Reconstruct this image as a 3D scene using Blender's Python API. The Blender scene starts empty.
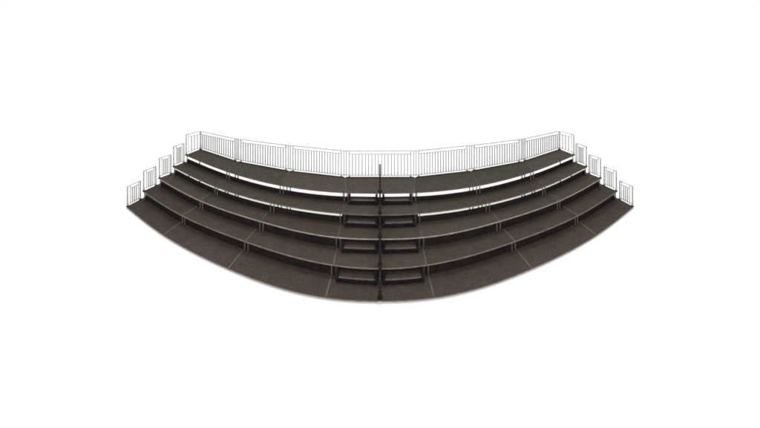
import bpy, bmesh, math, random
from mathutils import Vector, Matrix

random.seed(7)
S = bpy.context.scene
C = S.collection
RAD = math.radians

# ------------------------------------------------------------------ materials
def new_mat(name):
    m = bpy.data.materials.new(name)
    m.use_nodes = True
    nt = m.node_tree
    return m, nt, nt.nodes['Principled BSDF']

def deck_mat(name, col, warm):
    """dark wood-fibre / carpet deck: speckle, soft mottling, scuffs"""
    m, nt, b = new_mat(name)
    L = nt.links.new
    tc = nt.nodes.new('ShaderNodeTexCoord')
    info = nt.nodes.new('ShaderNodeObjectInfo')
    n1 = nt.nodes.new('ShaderNodeTexNoise'); n1.inputs['Scale'].default_value = 17; n1.inputs['Detail'].default_value = 6; n1.inputs['Roughness'].default_value = .75
    n2 = nt.nodes.new('ShaderNodeTexNoise'); n2.inputs['Scale'].default_value = 1.6; n2.inputs['Detail'].default_value = 4
    mp = nt.nodes.new('ShaderNodeMapping'); mp.inputs['Scale'].default_value = (1.3, 2.4, 1)
    n3 = nt.nodes.new('ShaderNodeTexNoise'); n3.inputs['Scale'].default_value = 2.2; n3.inputs['Detail'].default_value = 7; n3.inputs['Roughness'].default_value = .7
    for n in (n1, n2): L(tc.outputs['Object'], n.inputs['Vector'])
    L(tc.outputs['Object'], mp.inputs['Vector']); L(mp.outputs['Vector'], n3.inputs['Vector'])
    r1 = nt.nodes.new('ShaderNodeMapRange'); r1.inputs['From Min'].default_value = .3; r1.inputs['From Max'].default_value = .7
    r1.inputs['To Min'].default_value = .66; r1.inputs['To Max'].default_value = 1.34
    L(n1.outputs['Fac'], r1.inputs['Value'])
    r3 = nt.nodes.new('ShaderNodeMapRange'); r3.inputs['From Min'].default_value = .3; r3.inputs['From Max'].default_value = .7
    r3.inputs['To Min'].default_value = .86; r3.inputs['To Max'].default_value = 1.16
    L(n3.outputs['Fac'], r3.inputs['Value'])
    rr = nt.nodes.new('ShaderNodeMapRange'); rr.inputs['To Min'].default_value = .87; rr.inputs['To Max'].default_value = 1.13
    L(info.outputs['Random'], rr.inputs['Value'])
    mx = nt.nodes.new('ShaderNodeMix'); mx.data_type = 'RGBA'
    mx.inputs['A'].default_value = (*col, 1); mx.inputs['B'].default_value = (*warm, 1)
    rm = nt.nodes.new('ShaderNodeMapRange'); rm.inputs['From Min'].default_value = .35; rm.inputs['From Max'].default_value = .65
    L(n2.outputs['Fac'], rm.inputs['Value']); L(rm.outputs['Result'], mx.inputs['Factor'])
    p = nt.nodes.new('ShaderNodeMath'); p.operation = 'MULTIPLY'
    L(r1.outputs['Result'], p.inputs[0]); L(r3.outputs['Result'], p.inputs[1])
    p2 = nt.nodes.new('ShaderNodeMath'); p2.operation = 'MULTIPLY'
    L(p.outputs[0], p2.inputs[0]); L(rr.outputs['Result'], p2.inputs[1])
    vm = nt.nodes.new('ShaderNodeVectorMath'); vm.operation = 'SCALE'
    L(mx.outputs['Result'], vm.inputs[0]); L(p2.outputs[0], vm.inputs['Scale'])
    L(vm.outputs['Vector'], b.inputs['Base Color'])
    b.inputs['Roughness'].default_value = .8
    b.inputs['Specular IOR Level'].default_value = .06
    bp = nt.nodes.new('ShaderNodeBump'); bp.inputs['Strength'].default_value = .35; bp.inputs['Distance'].default_value = .01
    L(n1.outputs['Fac'], bp.inputs['Height']); L(bp.outputs['Normal'], b.inputs['Normal'])
    return m

def metal_mat(name, col, rough=.5, spec=.3, metallic=0., var=.25):
    m, nt, b = new_mat(name)
    L = nt.links.new
    tc = nt.nodes.new('ShaderNodeTexCoord')
    n = nt.nodes.new('ShaderNodeTexNoise'); n.inputs['Scale'].default_value = 5; n.inputs['Detail'].default_value = 5
    L(tc.outputs['Object'], n.inputs['Vector'])
    r = nt.nodes.new('ShaderNodeMapRange'); r.inputs['From Min'].default_value = .3; r.inputs['From Max'].default_value = .7
    r.inputs['To Min'].default_value = 1 - var; r.inputs['To Max'].default_value = 1 + var
    L(n.outputs['Fac'], r.inputs['Value'])
    vm = nt.nodes.new('ShaderNodeVectorMath'); vm.operation = 'SCALE'
    vm.inputs[0].default_value = col
    L(r.outputs['Result'], vm.inputs['Scale'])
    L(vm.outputs['Vector'], b.inputs['Base Color'])
    b.inputs['Roughness'].default_value = rough
    b.inputs['Specular IOR Level'].default_value = spec
    b.inputs['Metallic'].default_value = metallic
    return m

DECK = [deck_mat('deck_bottom', (0.0437, 0.0338, 0.0292), (0.0491, 0.0371, 0.0311)),
        deck_mat('deck_second', (0.0450, 0.0364, 0.0298), (0.0497, 0.0391, 0.0318)),
        deck_mat('deck_middle', (0.0463, 0.0391, 0.0311), (0.0503, 0.0410, 0.0324)),
        deck_mat('deck_fourth', (0.0470, 0.0408, 0.0324), (0.0503, 0.0421, 0.0331)),
        deck_mat('deck_top', (0.0478, 0.0425, 0.0348), (0.0510, 0.0434, 0.0342))]
TREAD = deck_mat('step_tread_fibre', (.0400, .0310, .0270), (.0450, .0345, .0295))

TRIM = metal_mat('aluminium_trim', (.115, .098, .080), .55, .15)
SEAM = metal_mat('aluminium_seam', (.13, .11, .09), .55, .15)
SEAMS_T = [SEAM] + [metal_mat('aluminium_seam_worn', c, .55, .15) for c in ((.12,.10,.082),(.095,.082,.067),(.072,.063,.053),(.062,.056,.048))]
RIM = metal_mat('dark_rim', (.022, .018, .016), .7, .08)
RAIL = metal_mat('painted_grey_steel', (.23, .226, .23), .45, .15)
BAL = metal_mat('painted_grey_bar', (.14, .138, .14), .45, .15)
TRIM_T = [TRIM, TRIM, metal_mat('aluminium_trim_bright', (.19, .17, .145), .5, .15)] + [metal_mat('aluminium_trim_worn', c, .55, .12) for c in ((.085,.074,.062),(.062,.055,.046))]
LOWBAR = metal_mat('pale_steel', (.26, .25, .25), .5, .2)
LEG = metal_mat('leg_steel', (.055, .048, .045), .55, .15)
LEGD = metal_mat('leg_black', (.010, .008, .009), .6, .1)
BLACK = metal_mat('black_steel', (.0055, .0040, .0050), .6, .07)
SHADEM = metal_mat('painted_riser_shade', (.0092, .0066, .0066), .9, .03)  # near-black colour stands in for the shade below each upper tier
PIPE = metal_mat('black_pipe', (.0060, .0044, .0054), .4, .12)
PALE = metal_mat('pale_block', (.30, .27, .21), .5, .2)
RUB = metal_mat('rubber', (.012, .011, .011), .8, .05)

def floor_mat():
    m, nt, b = new_mat('white_sweep')
    L = nt.links.new
    tc = nt.nodes.new('ShaderNodeTexCoord')
    n = nt.nodes.new('ShaderNodeTexNoise'); n.inputs['Scale'].default_value = .6; n.inputs['Detail'].default_value = 6
    L(tc.outputs['Object'], n.inputs['Vector'])
    cr = nt.nodes.new('ShaderNodeMix'); cr.data_type = 'RGBA'
    cr.inputs['A'].default_value = (.93, .925, .91, 1); cr.inputs['B'].default_value = (.95, .95, .945, 1)
    L(n.outputs['Fac'], cr.inputs['Factor']); L(cr.outputs['Result'], b.inputs['Base Color'])
    b.inputs['Roughness'].default_value = .9; b.inputs['Specular IOR Level'].default_value = .1
    return m
FLOOR = floor_mat()

# ------------------------------------------------------------------ mesh helpers
def box(bm, a, b):
    x0, y0, z0 = a; x1, y1, z1 = b
    v = [bm.verts.new(p) for p in ((x0,y0,z0),(x1,y0,z0),(x1,y1,z0),(x0,y1,z0),(x0,y0,z1),(x1,y0,z1),(x1,y1,z1),(x0,y1,z1))]
    for f in ((3,2,1,0),(4,5,6,7),(0,1,5,4),(1,2,6,5),(2,3,7,6),(3,0,4,7)):
        bm.faces.new([v[i] for i in f])

def bar(bm, p, q, w, h=None, up=Vector((0,0,1))):
    """rectangular bar from p to q; w across, h along up"""
    h = h or w
    p = Vector(p); q = Vector(q); d = (q-p).normalized()
    s = d.cross(up)
    if s.length < 1e-4: s = d.cross(Vector((0,1,0)))
    s.normalize(); u = s.cross(d).normalized()
    r = []
    for c in (p, q):
        r.append([bm.verts.new(c + s*(i*w/2) + u*(j*h/2)) for i, j in ((-1,-1),(1,-1),(1,1),(-1,1))])
    a, b = r
    bm.faces.new(a[::-1]); bm.faces.new(b)
    for i in range(4): bm.faces.new((a[i], a[(i+1)%4], b[(i+1)%4], b[i]))

def tube(bm, pts, rad, n=10):
    pts = [Vector(p) for p in pts]
    rings = []
    for i, p in enumerate(pts):
        d = (pts[min(i+1, len(pts)-1)] - pts[max(i-1, 0)]).normalized()
        s = d.cross(Vector((1,0,0)))
        if s.length < .1: s = d.cross(Vector((0,1,0)))
        s.normalize(); u = d.cross(s).normalized()
        rings.append([bm.verts.new(p + (s*math.cos(t) + u*math.sin(t))*rad) for t in [2*math.pi*k/n for k in range(n)]])
    for a, b in zip(rings, rings[1:]):
        for i in range(n): bm.faces.new((a[i], a[(i+1)%n], b[(i+1)%n], b[i]))
    bm.faces.new(rings[0][::-1]); bm.faces.new(rings[-1])

def obj(name, bm, mat, parent=None, smooth=False, bevel=0.):
    bmesh.ops.recalc_face_normals(bm, faces=bm.faces)
    me = bpy.data.meshes.new(name); bm.to_mesh(me); bm.free()
    me.materials.append(mat)
    if smooth:
        for f in me.polygons: f.use_smooth = len(f.vertices) == 4
    o = bpy.data.objects.new(name, me); C.objects.link(o)
    if parent is not None:
        o.parent = parent
        o.matrix_parent_inverse = Matrix.Translation(-parent.location)
    if bevel:
        md = o.modifiers.new('bevel', 'BEVEL'); md.width = bevel; md.segments = 2; md.limit_method = 'ANGLE'
    return o

def thing(name, label, cat, loc, group=None):
    o = bpy.data.objects.new(name, None); C.objects.link(o)
    o.location = loc; o.empty_display_size = .2
    o['label'] = label; o['category'] = cat
    if group: o['group'] = group
    return o

# ------------------------------------------------------------------ plan of the riser (metres)
Z0, RISE = .22, .42
ZT = [Z0 + RISE*i for i in range(5)]
TH = .04                               # deck thickness
# front edge of each tier at the seams, right half: centre, then seams 1..4
FRONT = [[(0,-2.255),(1.68,-2.155),(5.19,-1.22),(8.42,.14),(11.12,1.60)],
         [(0,-1.65),(1.54,-1.53),(4.88,-.63),(7.98,.57),(10.71,1.97)],
         [(0,-1.02),(1.47,-.955),(4.48,-.25),(7.41,.82),(10.19,2.22)],
         [(0,-.48),(1.40,-.41),(4.21,.11),(6.93,1.05),(9.67,2.41)],
         [(0,.06),(1.30,.09),(3.96,.50),(6.60,1.39),(9.23,2.63)]]
RIB = [(4.8,15,22,29),(2,18,30,36),(2,12,22,43),(0,10,16,43)]
BACK5 = [(1.46,1.00),(3.93,1.42),(6.50,2.11),(8.84,3.13)]
OVER = [.30, .30, .20, .24]                             # how far each deck runs on under the next tier

def spline(pts):
    """natural cubic through pts, chord length parameter; returns knots and eval"""
    t = [0]
    for a, b in zip(pts, pts[1:]): t.append(t[-1] + math.hypot(b[0]-a[0], b[1]-a[1]))
    n = len(pts)
    def second(v):
        a = [0]*n; b = [1]*n; c = [0]*n; d = [0]*n
        for i in range(1, n-1):
            h0, h1 = t[i]-t[i-1], t[i+1]-t[i]
            a[i], b[i], c[i] = h0, 2*(h0+h1), h1
            d[i] = 6*((v[i+1]-v[i])/h1 - (v[i]-v[i-1])/h0)
        for i in range(1, n):
            w = a[i]/b[i-1]; b[i] -= w*c[i-1]; d[i] -= w*d[i-1]
        m = [0]*n
        for i in range(n-2, 0, -1): m[i] = (d[i]-c[i]*m[i+1])/b[i]
        return m
    X = [p[0] for p in pts]; Y = [p[1] for p in pts]
    mx, my = second(X), second(Y)
    def ev(u):
        i = max(0, min(n-2, sum(1 for q in t[1:-1] if u >= q)))
        h = t[i+1]-t[i]; A = (t[i+1]-u)/h; B = (u-t[i])/h
        f = lambda v, m: A*v[i] + B*v[i+1] + ((A**3-A)*m[i] + (B**3-B)*m[i+1])*h*h/6
        return Vector((f(X, mx), f(Y, my)))
    return t, ev

CUR = []
for F in FRONT:
    full = [(-x, y) for x, y in F[:0:-1]] + list(F)
    CUR.append(spline(full))
# knots run -4..4 ; section i (0..6) uses seams [-4,-3,-2,-1,1,2,3,4]
SEAMS = [0, 1, 2, 3, 5, 6, 7, 8]
def front_pt(t, k): return CUR[t][1](CUR[t][0][k])
def y_at(t, x):
    """y of tier t's front edge at x, extended straight past the ends"""
    kn, ev = CUR[t]
    pts = [ev(kn[-1]*i/160) for i in range(161)]
    if x <= pts[0].x: a, b = pts[0], pts[6]
    elif x >= pts[-1].x: a, b = pts[-7], pts[-1]
    else:
        for a, b in zip(pts, pts[1:]):
            if a.x <= x <= b.x: break
    f = (x-a.x)/(b.x-a.x)
    return a.y + f*(b.y-a.y), (b.y-a.y)/(b.x-a.x)
def back_pt(t, k):
    s = abs(k-4); sg = 1 if k > 4 else -1
    F = front_pt(t, k)
    if t == 4: return Vector((sg*BACK5[s-1][0], BACK5[s-1][1]))
    a = RAD(RIB[t][s-1]); u = Vector((-sg*math.sin(a), math.cos(a)))
    l = 0
    while l < 4:
        P = F + u*l
        y, sl = y_at(t+1, P.x)
        if (P.y-y)/math.sqrt(1+sl*sl) > OVER[t]: return P
        l += .01
    return F + u

TIER = ['lowest tier', 'second lowest tier', 'middle tier', 'second highest tier', 'top tier']
POS = ['left end', 'second from the left', 'third from the left', 'middle', 'third from the right', 'second from the right', 'right end']
def section_label(t, i):
    if i == 3:
        extra = {0: 'at the foot of the black handrail', 4: 'before the centre guard rail'}.get(t, 'crossed by the black handrail')
        return f'dark middle deck section of the {TIER[t]}, {extra}'
    if i in (0, 6):
        return f'dark wedge section at the {POS[i]} of the {TIER[t]}, by a guard rail'
    return f'dark curved deck section, {POS[i]} in the {TIER[t]}'

NS = 14
SHADE_H = [.372, .31, .222, .18]          # height of the added dark board that imitates shade in each riser gap
ZF = .14                                # studio floor level
for t in range(5):
    kn, ev = CUR[t]
    zt = ZT[t]; zb = zt - TH
    for i in range(7):
        ka, kb = SEAMS[i], SEAMS[i+1]
        fr = [ev(kn[ka] + (kn[kb]-kn[ka])*j/NS) for j in range(NS+1)]
        Ba, Bb = back_pt(t, ka), back_pt(t, kb)
        gap = .0025
        sideA = (Ba-fr[0]).normalized(); sideB = (Bb-fr[-1]).normalized()
        ch = (fr[-1]-fr[0]).normalized()
        cen = (fr[0]+fr[-1]+Ba+Bb)/4
        root = thing('riser_section', section_label(t, i), 'riser section', (cen.x, cen.y, ZF), f'deck sections of the {TIER[t]}')
        # --- panel: a strip from the curved front to the straight back
        bm = bmesh.new()
        top, bot = [], []
        NR = 4
        for j in range(NS+1):
            b = Ba + (Bb-Ba)*(j/NS)
            sh = ch*(gap if j == 0 else -gap if j == NS else 0)
            col_t, col_b = [], []
            for r in range(NR+1):
                f0 = fr[j] + sh
                inset = (b-fr[j]).normalized()*.012
                p = (f0+inset) + (b+sh-f0-inset)*(r/NR)
                col_t.append(bm.verts.new((p.x, p.y, zt))); col_b.append(bm.verts.new((p.x, p.y, zb)))
            top.append(col_t); bot.append(col_b)
        for j in range(NS):
            for r in range(NR):
                bm.faces.new((top[j][r], top[j+1][r], top[j+1][r+1], top[j][r+1]))
                bm.faces.new((bot[j][r], bot[j][r+1], bot[j+1][r+1], bot[j+1][r]))
            bm.faces.new((bot[j][0], bot[j+1][0], top[j+1][0], top[j][0]))
            bm.faces.new((top[j][NR], top[j+1][NR], bot[j+1][NR], bot[j][NR]))
        for r in range(NR):
            bm.faces.new((top[0][r], top[0][r+1], bot[0][r+1], bot[0][r]))
            bm.faces.new((top[NS][r+1], top[NS][r], bot[NS][r], bot[NS][r+1]))
        obj('deck_panel', bm, DECK[t], root)
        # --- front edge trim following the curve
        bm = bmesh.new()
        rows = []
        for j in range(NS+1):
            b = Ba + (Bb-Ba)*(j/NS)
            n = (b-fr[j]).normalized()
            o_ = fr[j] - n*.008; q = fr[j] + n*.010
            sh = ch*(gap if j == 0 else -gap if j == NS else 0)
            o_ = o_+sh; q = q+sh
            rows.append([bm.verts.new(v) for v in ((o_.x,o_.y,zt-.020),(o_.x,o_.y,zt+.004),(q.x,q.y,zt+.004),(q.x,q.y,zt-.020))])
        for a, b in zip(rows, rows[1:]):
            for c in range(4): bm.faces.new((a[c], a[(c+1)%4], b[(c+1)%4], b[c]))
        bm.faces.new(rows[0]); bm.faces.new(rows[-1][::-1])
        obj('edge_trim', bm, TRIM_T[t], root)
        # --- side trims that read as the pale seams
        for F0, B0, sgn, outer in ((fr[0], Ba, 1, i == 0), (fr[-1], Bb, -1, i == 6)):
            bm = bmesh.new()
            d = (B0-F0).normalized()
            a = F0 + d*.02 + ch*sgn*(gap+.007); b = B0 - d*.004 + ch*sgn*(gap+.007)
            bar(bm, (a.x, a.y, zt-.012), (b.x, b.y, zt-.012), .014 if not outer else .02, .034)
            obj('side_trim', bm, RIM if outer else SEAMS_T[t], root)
        if t == 4:
            bm = bmesh.new()
            a = Ba + ch*.03 - Vector((0,.02)); b = Bb - ch*.03 - Vector((0,.02))
            bar(bm, (a.x, a.y, zt+.014), (b.x, b.y, zt+.014), .035, .03)
            obj('back_edge_strip', bm, RIM, root)  # raised dark strip along the back edge of the top tier
        # --- added board on the deck back, its dark colour imitates shade under the next tier
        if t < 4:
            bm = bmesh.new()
            hb = SHADE_H[t] if (t, i) != (2, 3) else .30
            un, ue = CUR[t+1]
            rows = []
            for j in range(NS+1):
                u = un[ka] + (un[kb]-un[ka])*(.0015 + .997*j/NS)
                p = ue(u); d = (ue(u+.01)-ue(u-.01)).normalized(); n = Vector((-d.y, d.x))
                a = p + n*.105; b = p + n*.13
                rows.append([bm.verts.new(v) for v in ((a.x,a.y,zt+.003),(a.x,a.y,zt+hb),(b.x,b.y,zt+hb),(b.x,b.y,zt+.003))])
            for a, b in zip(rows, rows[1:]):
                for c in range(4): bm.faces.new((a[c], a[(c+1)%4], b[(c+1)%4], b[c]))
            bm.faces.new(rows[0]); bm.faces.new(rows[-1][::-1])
            obj('shade_board', bm, SHADEM, root)
        # --- legs
        z_low = ZF if t == 0 else ZT[t-1]
        for F0, B0, sgn, outer in ((fr[0], Ba, 1, i == 0), (fr[-1], Bb, -1, i == 6)):
            d = (B0-F0).normalized()
            p = F0 + d*(.07 if not outer else .05) + d*(.08 if t == 0 and not outer else 0) + ch*sgn*(.075 if not outer else .05)
            bm = bmesh.new()
            bar(bm, (p.x, p.y, z_low + .012), (p.x, p.y, zb-.001), .032)
            g = obj('leg', bm, LEGD if (t == 0) else LEG, root)
            bm = bmesh.new()
            bar(bm, (p.x, p.y, z_low+.001), (p.x, p.y, z_low+.016), .06)
            obj('foot_pad', bm, RUB, g)
            p = B0 - d*.06 + ch*sgn*.08
            bm = bmesh.new()
            bar(bm, (p.x, p.y, ZF+.012), (p.x, p.y, zb-.001), .035)
            g = obj('leg', bm, LEGD, root)
            bm = bmesh.new()
            bar(bm, (p.x, p.y, ZF+.001), (p.x, p.y, ZF+.016), .07)
            obj('foot_pad', bm, RUB, g)

# ------------------------------------------------------------------ guard rails
def guard(root, A, B, zA, hA, hB, nbal, inA, inB, wpost=.048, wbal=.038, lowbar=True):
    """railing panel from A to B (plan points) standing on height zA; inA/inB: inset of the baluster frame from each post"""
    hA += random.uniform(-.007, .007); hB += random.uniform(-.007, .007)
    A = Vector(A); B = Vector(B); L = (B-A).length; u = (B-A)/L
    def P(s, z):
        p = A + u*s; return (p.x, p.y, zA + z)
    H = lambda s: hA + (hB-hA)*s/L
    for s in (0, L):
        bm = bmesh.new(); bar(bm, P(s, .0), P(s, H(s)-.002), wpost)
        po = obj('post', bm, RAIL, root)
        bm = bmesh.new(); bar(bm, P(s, -.03), P(s, .04), wpost+.022); obj('socket', bm, RIM, po)
    bm = bmesh.new(); bar(bm, P(-wpost/2, H(0)+.012), P(L+wpost/2, H(L)+.012), .036, .03)
    obj('top_rail', bm, RAIL, root)
    m0 = inA if inA > .06 else .0; m1 = L - (inB if inB > .06 else .0)
    bm = bmesh.new(); bar(bm, P(m0 + wpost/2+.002, H(m0)-.115), P(m1 - wpost/2-.002, H(m1)-.115), .024, .024)
    obj('mid_rail', bm, RAIL, root)
    bm = bmesh.new(); bar(bm, P(wpost/2+.002, .075), P(L-wpost/2-.002, .075), .024, .026)
    obj('bottom_rail', bm, LOWBAR, root)
    for s, ins in ((inA, inA), (L-inB, inB)):
        if ins > .06:
            bm = bmesh.new(); bar(bm, P(s, .09), P(s, H(s)-.005), .024)
            obj('upright', bm, RAIL, root)
    for k in range(nbal):
        s = m0 + (m1-m0)*(k+1)/(nbal+1)
        bm = bmesh.new(); bar(bm, P(s, .089), P(s, H(s)-.128), wbal)
        obj('baluster', bm, BAL, root)

BH = [.86, 1.0, 1.085, 1.08, 1.08, 1.085, 1.0, .86]      # top of the back guard at the eight seams
backs = []
for k in SEAMS:
    p = back_pt(4, k); backs.append(Vector((p.x, p.y + .02)))
NAME_B = ['left end', 'second from the left', 'third from the left', 'centre', 'third from the right', 'second from the right', 'right end']
GAPW = .17
for i in range(7):
    a, b = backs[i], backs[i+1]; u = (b-a).normalized()
    A = a + u*(GAPW if i > 0 else .03); B = b - u*(GAPW if i < 6 else .03)
    L = (b-a).length
    hA = BH[i] + (BH[i+1]-BH[i])*((A-a).length/L); hB = BH[i+1] - (BH[i+1]-BH[i])*((b-B).length/L)
    lab = (f'grey steel guard rail panel at the centre of the top tier, behind the handrail' if i == 3
           else f'grey steel guard rail panel along the back of the top tier, {NAME_B[i]}')
    m = (A+B)/2
    root = thing('guard_rail', lab, 'guard rail', (m.x, m.y, ZT[4]), 'guard rail panels along the back of the top tier')
    guard(root, A, B, ZT[4], hA, hB, 18 if i == 3 else 17 if 0 < i < 6 else 15, 0, 0)
JN = ['left of the leftmost but one', '', '', '', '', '']
for j in range(1, 7):
    c = backs[j]; ua = (backs[j]-backs[j-1]).normalized(); ub = (backs[j+1]-backs[j]).normalized()
    A = c - ua*(GAPW-.035); B = c + ub*(GAPW-.035)
    m = c
    which = ['first', 'second', 'third'][j-1] if j <= 3 else ['third', 'second', 'first'][j-4]
    side = 'left' if j <= 3 else 'right'
    root = thing('rail_joint', f'narrow two bar joint in the back guard rail, {which} from the {side}', 'rail joint', (m.x, m.y, ZT[4]), 'joints between the back guard rail panels')
    h = BH[j]
    for q in (-.33, .33):
        p = c + (ub if q > 0 else ua)*(q*(GAPW-.02))
        bm = bmesh.new(); bar(bm, (p.x, p.y, ZT[4]+.06), (p.x, p.y, ZT[4]+h-.004), .036); obj('bar', bm, BAL, root)
    bm = bmesh.new()
    bar(bm, (A.x, A.y, ZT[4]+h+.010), (B.x, B.y, ZT[4]+h+.010), .03, .026); obj('top_clamp', bm, RAIL, root)
    bm = bmesh.new()
    bar(bm, (A.x, A.y, ZT[4]+.075), (B.x, B.y, ZT[4]+.075), .022, .024); obj('bottom_clamp', bm, LOWBAR, root)

for sg, side in ((-1, 'left'), (1, 'right')):
    for t in range(5):
        k = 0 if sg < 0 else 8
        F = front_pt(t, k); B = back_pt(t, k); d = (B-F).normalized()
        if t < 4:
            nxt = front_pt(t+1, k)
            L = (nxt-F).dot(d) * .96
        else:
            L = (B-F).length + .01
        out = Vector((sg*.0, 0))
        A = F + d*.035 + out; E = F + d*L + out
        hA = [.86, .88, .90, .92, .94][t]; hB = hA-.015 if t < 4 else BH[0]
        m = (A+E)/2
        root = thing('guard_rail', f'short grey guard rail closing the {side} end of the {TIER[t]}', 'guard rail', (m.x, m.y, ZT[t]), f'short guard rails up the {side} end')
        guard(root, A, E, ZT[t], hA, hB, 3, .10, .07 if t < 4 else 0, wpost=.042, wbal=.030)

# ------------------------------------------------------------------ half height steps
STEP = [(.13, 1.39), (.13, 1.29), (.13, 1.25), (.13, 1.17)]
for t in range(4):
    z0 = ZT[t]; z1 = ZT[t+1]; zm = z0 + RISE/2 + .015
    for sg, side in ((-1, 'left'), (1, 'right')):
        xi, xo = STEP[t]
        def ln(x, off):
            y, sl = y_at(t+1, sg*x); return Vector((sg*x, y + off))
        dep0, dep1 = [-.155, -.135, -.105, -.085][t], .09
        root = thing('step_unit', f'black half height step {side} of the handrail, standing on the {TIER[t]}', 'step', (sg*(xi+xo)/2, ln((xi+xo)/2, -.1).y, z0), 'half height steps beside the central handrail')
        N = 8
        def slab(bm, d0, d1, za, zb_, x0=xi+.05, x1=xo-.05):
            g = []
            for j in range(N+1):
                x = x0 + (x1-x0)*j/N
                a = ln(x, d0); b = ln(x, d1)
                g.append([bm.verts.new(v) for v in ((a.x,a.y,za),(a.x,a.y,zb_),(b.x,b.y,zb_),(b.x,b.y,za))])
            for a, b in zip(g, g[1:]):
                for c in range(4): bm.faces.new((a[c], a[(c+1)%4], b[(c+1)%4], b[c]))
            bm.faces.new(g[0]); bm.faces.new(g[-1][::-1])
        bm = bmesh.new(); slab(bm, dep0+.014, dep1, zm-.04, zm); obj('tread', bm, TREAD, root)
        bm = bmesh.new(); slab(bm, dep0, dep0+.012, zm-.045, zm+.003); obj('tread_trim', bm, TRIM_T[4], root)
        bm = bmesh.new(); slab(bm, dep0+.03, dep0+.05, z0+.004, zm-.046); obj('kick_plate', bm, BLACK, root)
        for x in (xi, xo):
            bm = bmesh.new()
            w = .045
            for d0, d1, za, zb_ in ((dep0+.01, -.02, z0+.003, zm-.01), (-.11, -.02, zm-.01, z1-.02)):
                slab(bm, d0, d1, za, zb_, x-w, x+w)
            obj('side_bracket', bm, BLACK, root)
            bm = bmesh.new()
            a = ln(x, -.16); 
            bar(bm, (a.x, a.y, zm-.006), (a.x, a.y, zm+.028), .07, .10); obj('bolt_plate', bm, LEGD, root)

# ------------------------------------------------------------------ central handrail
root = thing('handrail', 'black pipe handrail climbing the middle of the steps from bottom to top', 'handrail', (0, FRONT[0][0][1], Z0))
posts = [(FRONT[t][0][1] + [.11, .13, .12, .10, .09][t], ZT[t]) for t in range(5)]
y0, zlo = posts[0][0], Z0 + .92
y4, zhi = posts[4][0], ZT[4] + .98
rail_z = lambda y: zlo + (zhi-zlo)*(y-y0)/(y4-y0)
for t, (y, z) in enumerate(posts):
    bm = bmesh.new()
    w = [.12, .11, .095, .08, .05][t]
    bar(bm, (0, y, z+.012), (0, y, rail_z(y)-.018), w*.75, w)
    po = obj('post', bm, BLACK, root, bevel=.008)
    bm = bmesh.new(); bar(bm, (0, y, z+.001), (0, y, z+.014), .13, .13); obj('base_plate', bm, BLACK, po)
bm = bmesh.new()
pts = [(0, y0-.02, zlo-.30), (0, y0-.10, zlo-.26), (0, y0-.14, zlo-.16), (0, y0-.10, zlo-.05), (0, y0, zlo)]
pts += [(0, y0+(y4-y0)*f, rail_z(y0+(y4-y0)*f)) for f in (.02, .25, .5, .75, .98)]
pts += [(0, y4+.05, zhi+.025), (0, y4+.10, zhi+.0), (0, y4+.12, zhi-.07)]
tube(bm, pts, .032, 12); obj('rail', bm, PIPE, root, smooth=True)
bm = bmesh.new(); box(bm, (-.07, FRONT[0][0][1]-.024, Z0-.035), (.03, FRONT[0][0][1]-.009, Z0+.008))
obj('front_edge_block', bm, PALE, root)  # small pale block on the front edge, below the lowest post

# ------------------------------------------------------------------ white studio floor
bm = bmesh.new()
R = 400
v = [bm.verts.new((x*R, y*R, ZF)) for x, y in ((-1,-1),(1,-1),(1,1),(-1,1))]
bm.faces.new(v)
fl = obj('floor', bm, FLOOR); fl['kind'] = 'structure'

# ------------------------------------------------------------------ light: white surround + one big overhead softbox
W = bpy.data.worlds.new('World'); S.world = W; W.use_nodes = True
bg = W.node_tree.nodes['Background']
nt = W.node_tree
geo = nt.nodes.new('ShaderNodeTexCoord'); sep = nt.nodes.new('ShaderNodeSeparateXYZ')
nt.links.new(geo.outputs['Generated'], sep.inputs[0])
mr = nt.nodes.new('ShaderNodeMapRange'); mr.inputs['From Min'].default_value = 0; mr.inputs['From Max'].default_value = 1
mr.inputs['To Min'].default_value = .70; mr.inputs['To Max'].default_value = 1.31
nt.links.new(sep.outputs['Z'], mr.inputs['Value']); nt.links.new(mr.outputs['Result'], bg.inputs['Strength'])
bg.inputs['Color'].default_value = (1, 1, 1, 1)
def area(name, loc, target, size, energy, col=(1,1,1)):
    l = bpy.data.lights.new(name, 'AREA'); l.shape = 'RECTANGLE'; l.size, l.size_y = size; l.energy = energy; l.color = col
    o = bpy.data.objects.new(name, l); C.objects.link(o); o.location = loc
    o.rotation_euler = (Vector(target)-Vector(loc)).to_track_quat('-Z', 'Y').to_euler()
    return o
area('overhead_softbox', (0, 2, 36), (0, .5, 1), (26, 5), 5200, (1, .985, .96))
area('front_fill', (0, -34, 9), (0, -1, 0), (30, 5), 14000, (1, 1, 1))

# ------------------------------------------------------------------ camera (level, rising front)
cam = bpy.data.cameras.new('camera'); co = bpy.data.objects.new('camera', cam); C.objects.link(co)
co.location = (0, -11.115, 9.756); co.rotation_euler = (RAD(90), 0, 0)
F_PX = 290.0
cam.sensor_fit = 'HORIZONTAL'; cam.sensor_width = 36; cam.lens = 36*F_PX/760
cam.shift_x = 0.0; cam.shift_y = -(214+10.73)/760
cam.clip_start = .1; cam.clip_end = 2000
S.camera = co

S.render.engine = 'CYCLES'
S.view_settings.view_transform = 'Standard'; S.view_settings.look = 'None'
S.view_settings.exposure = 0; S.view_settings.gamma = 1
S.render.filter_size = 2.0
S.cycles.filter_width = 2.0
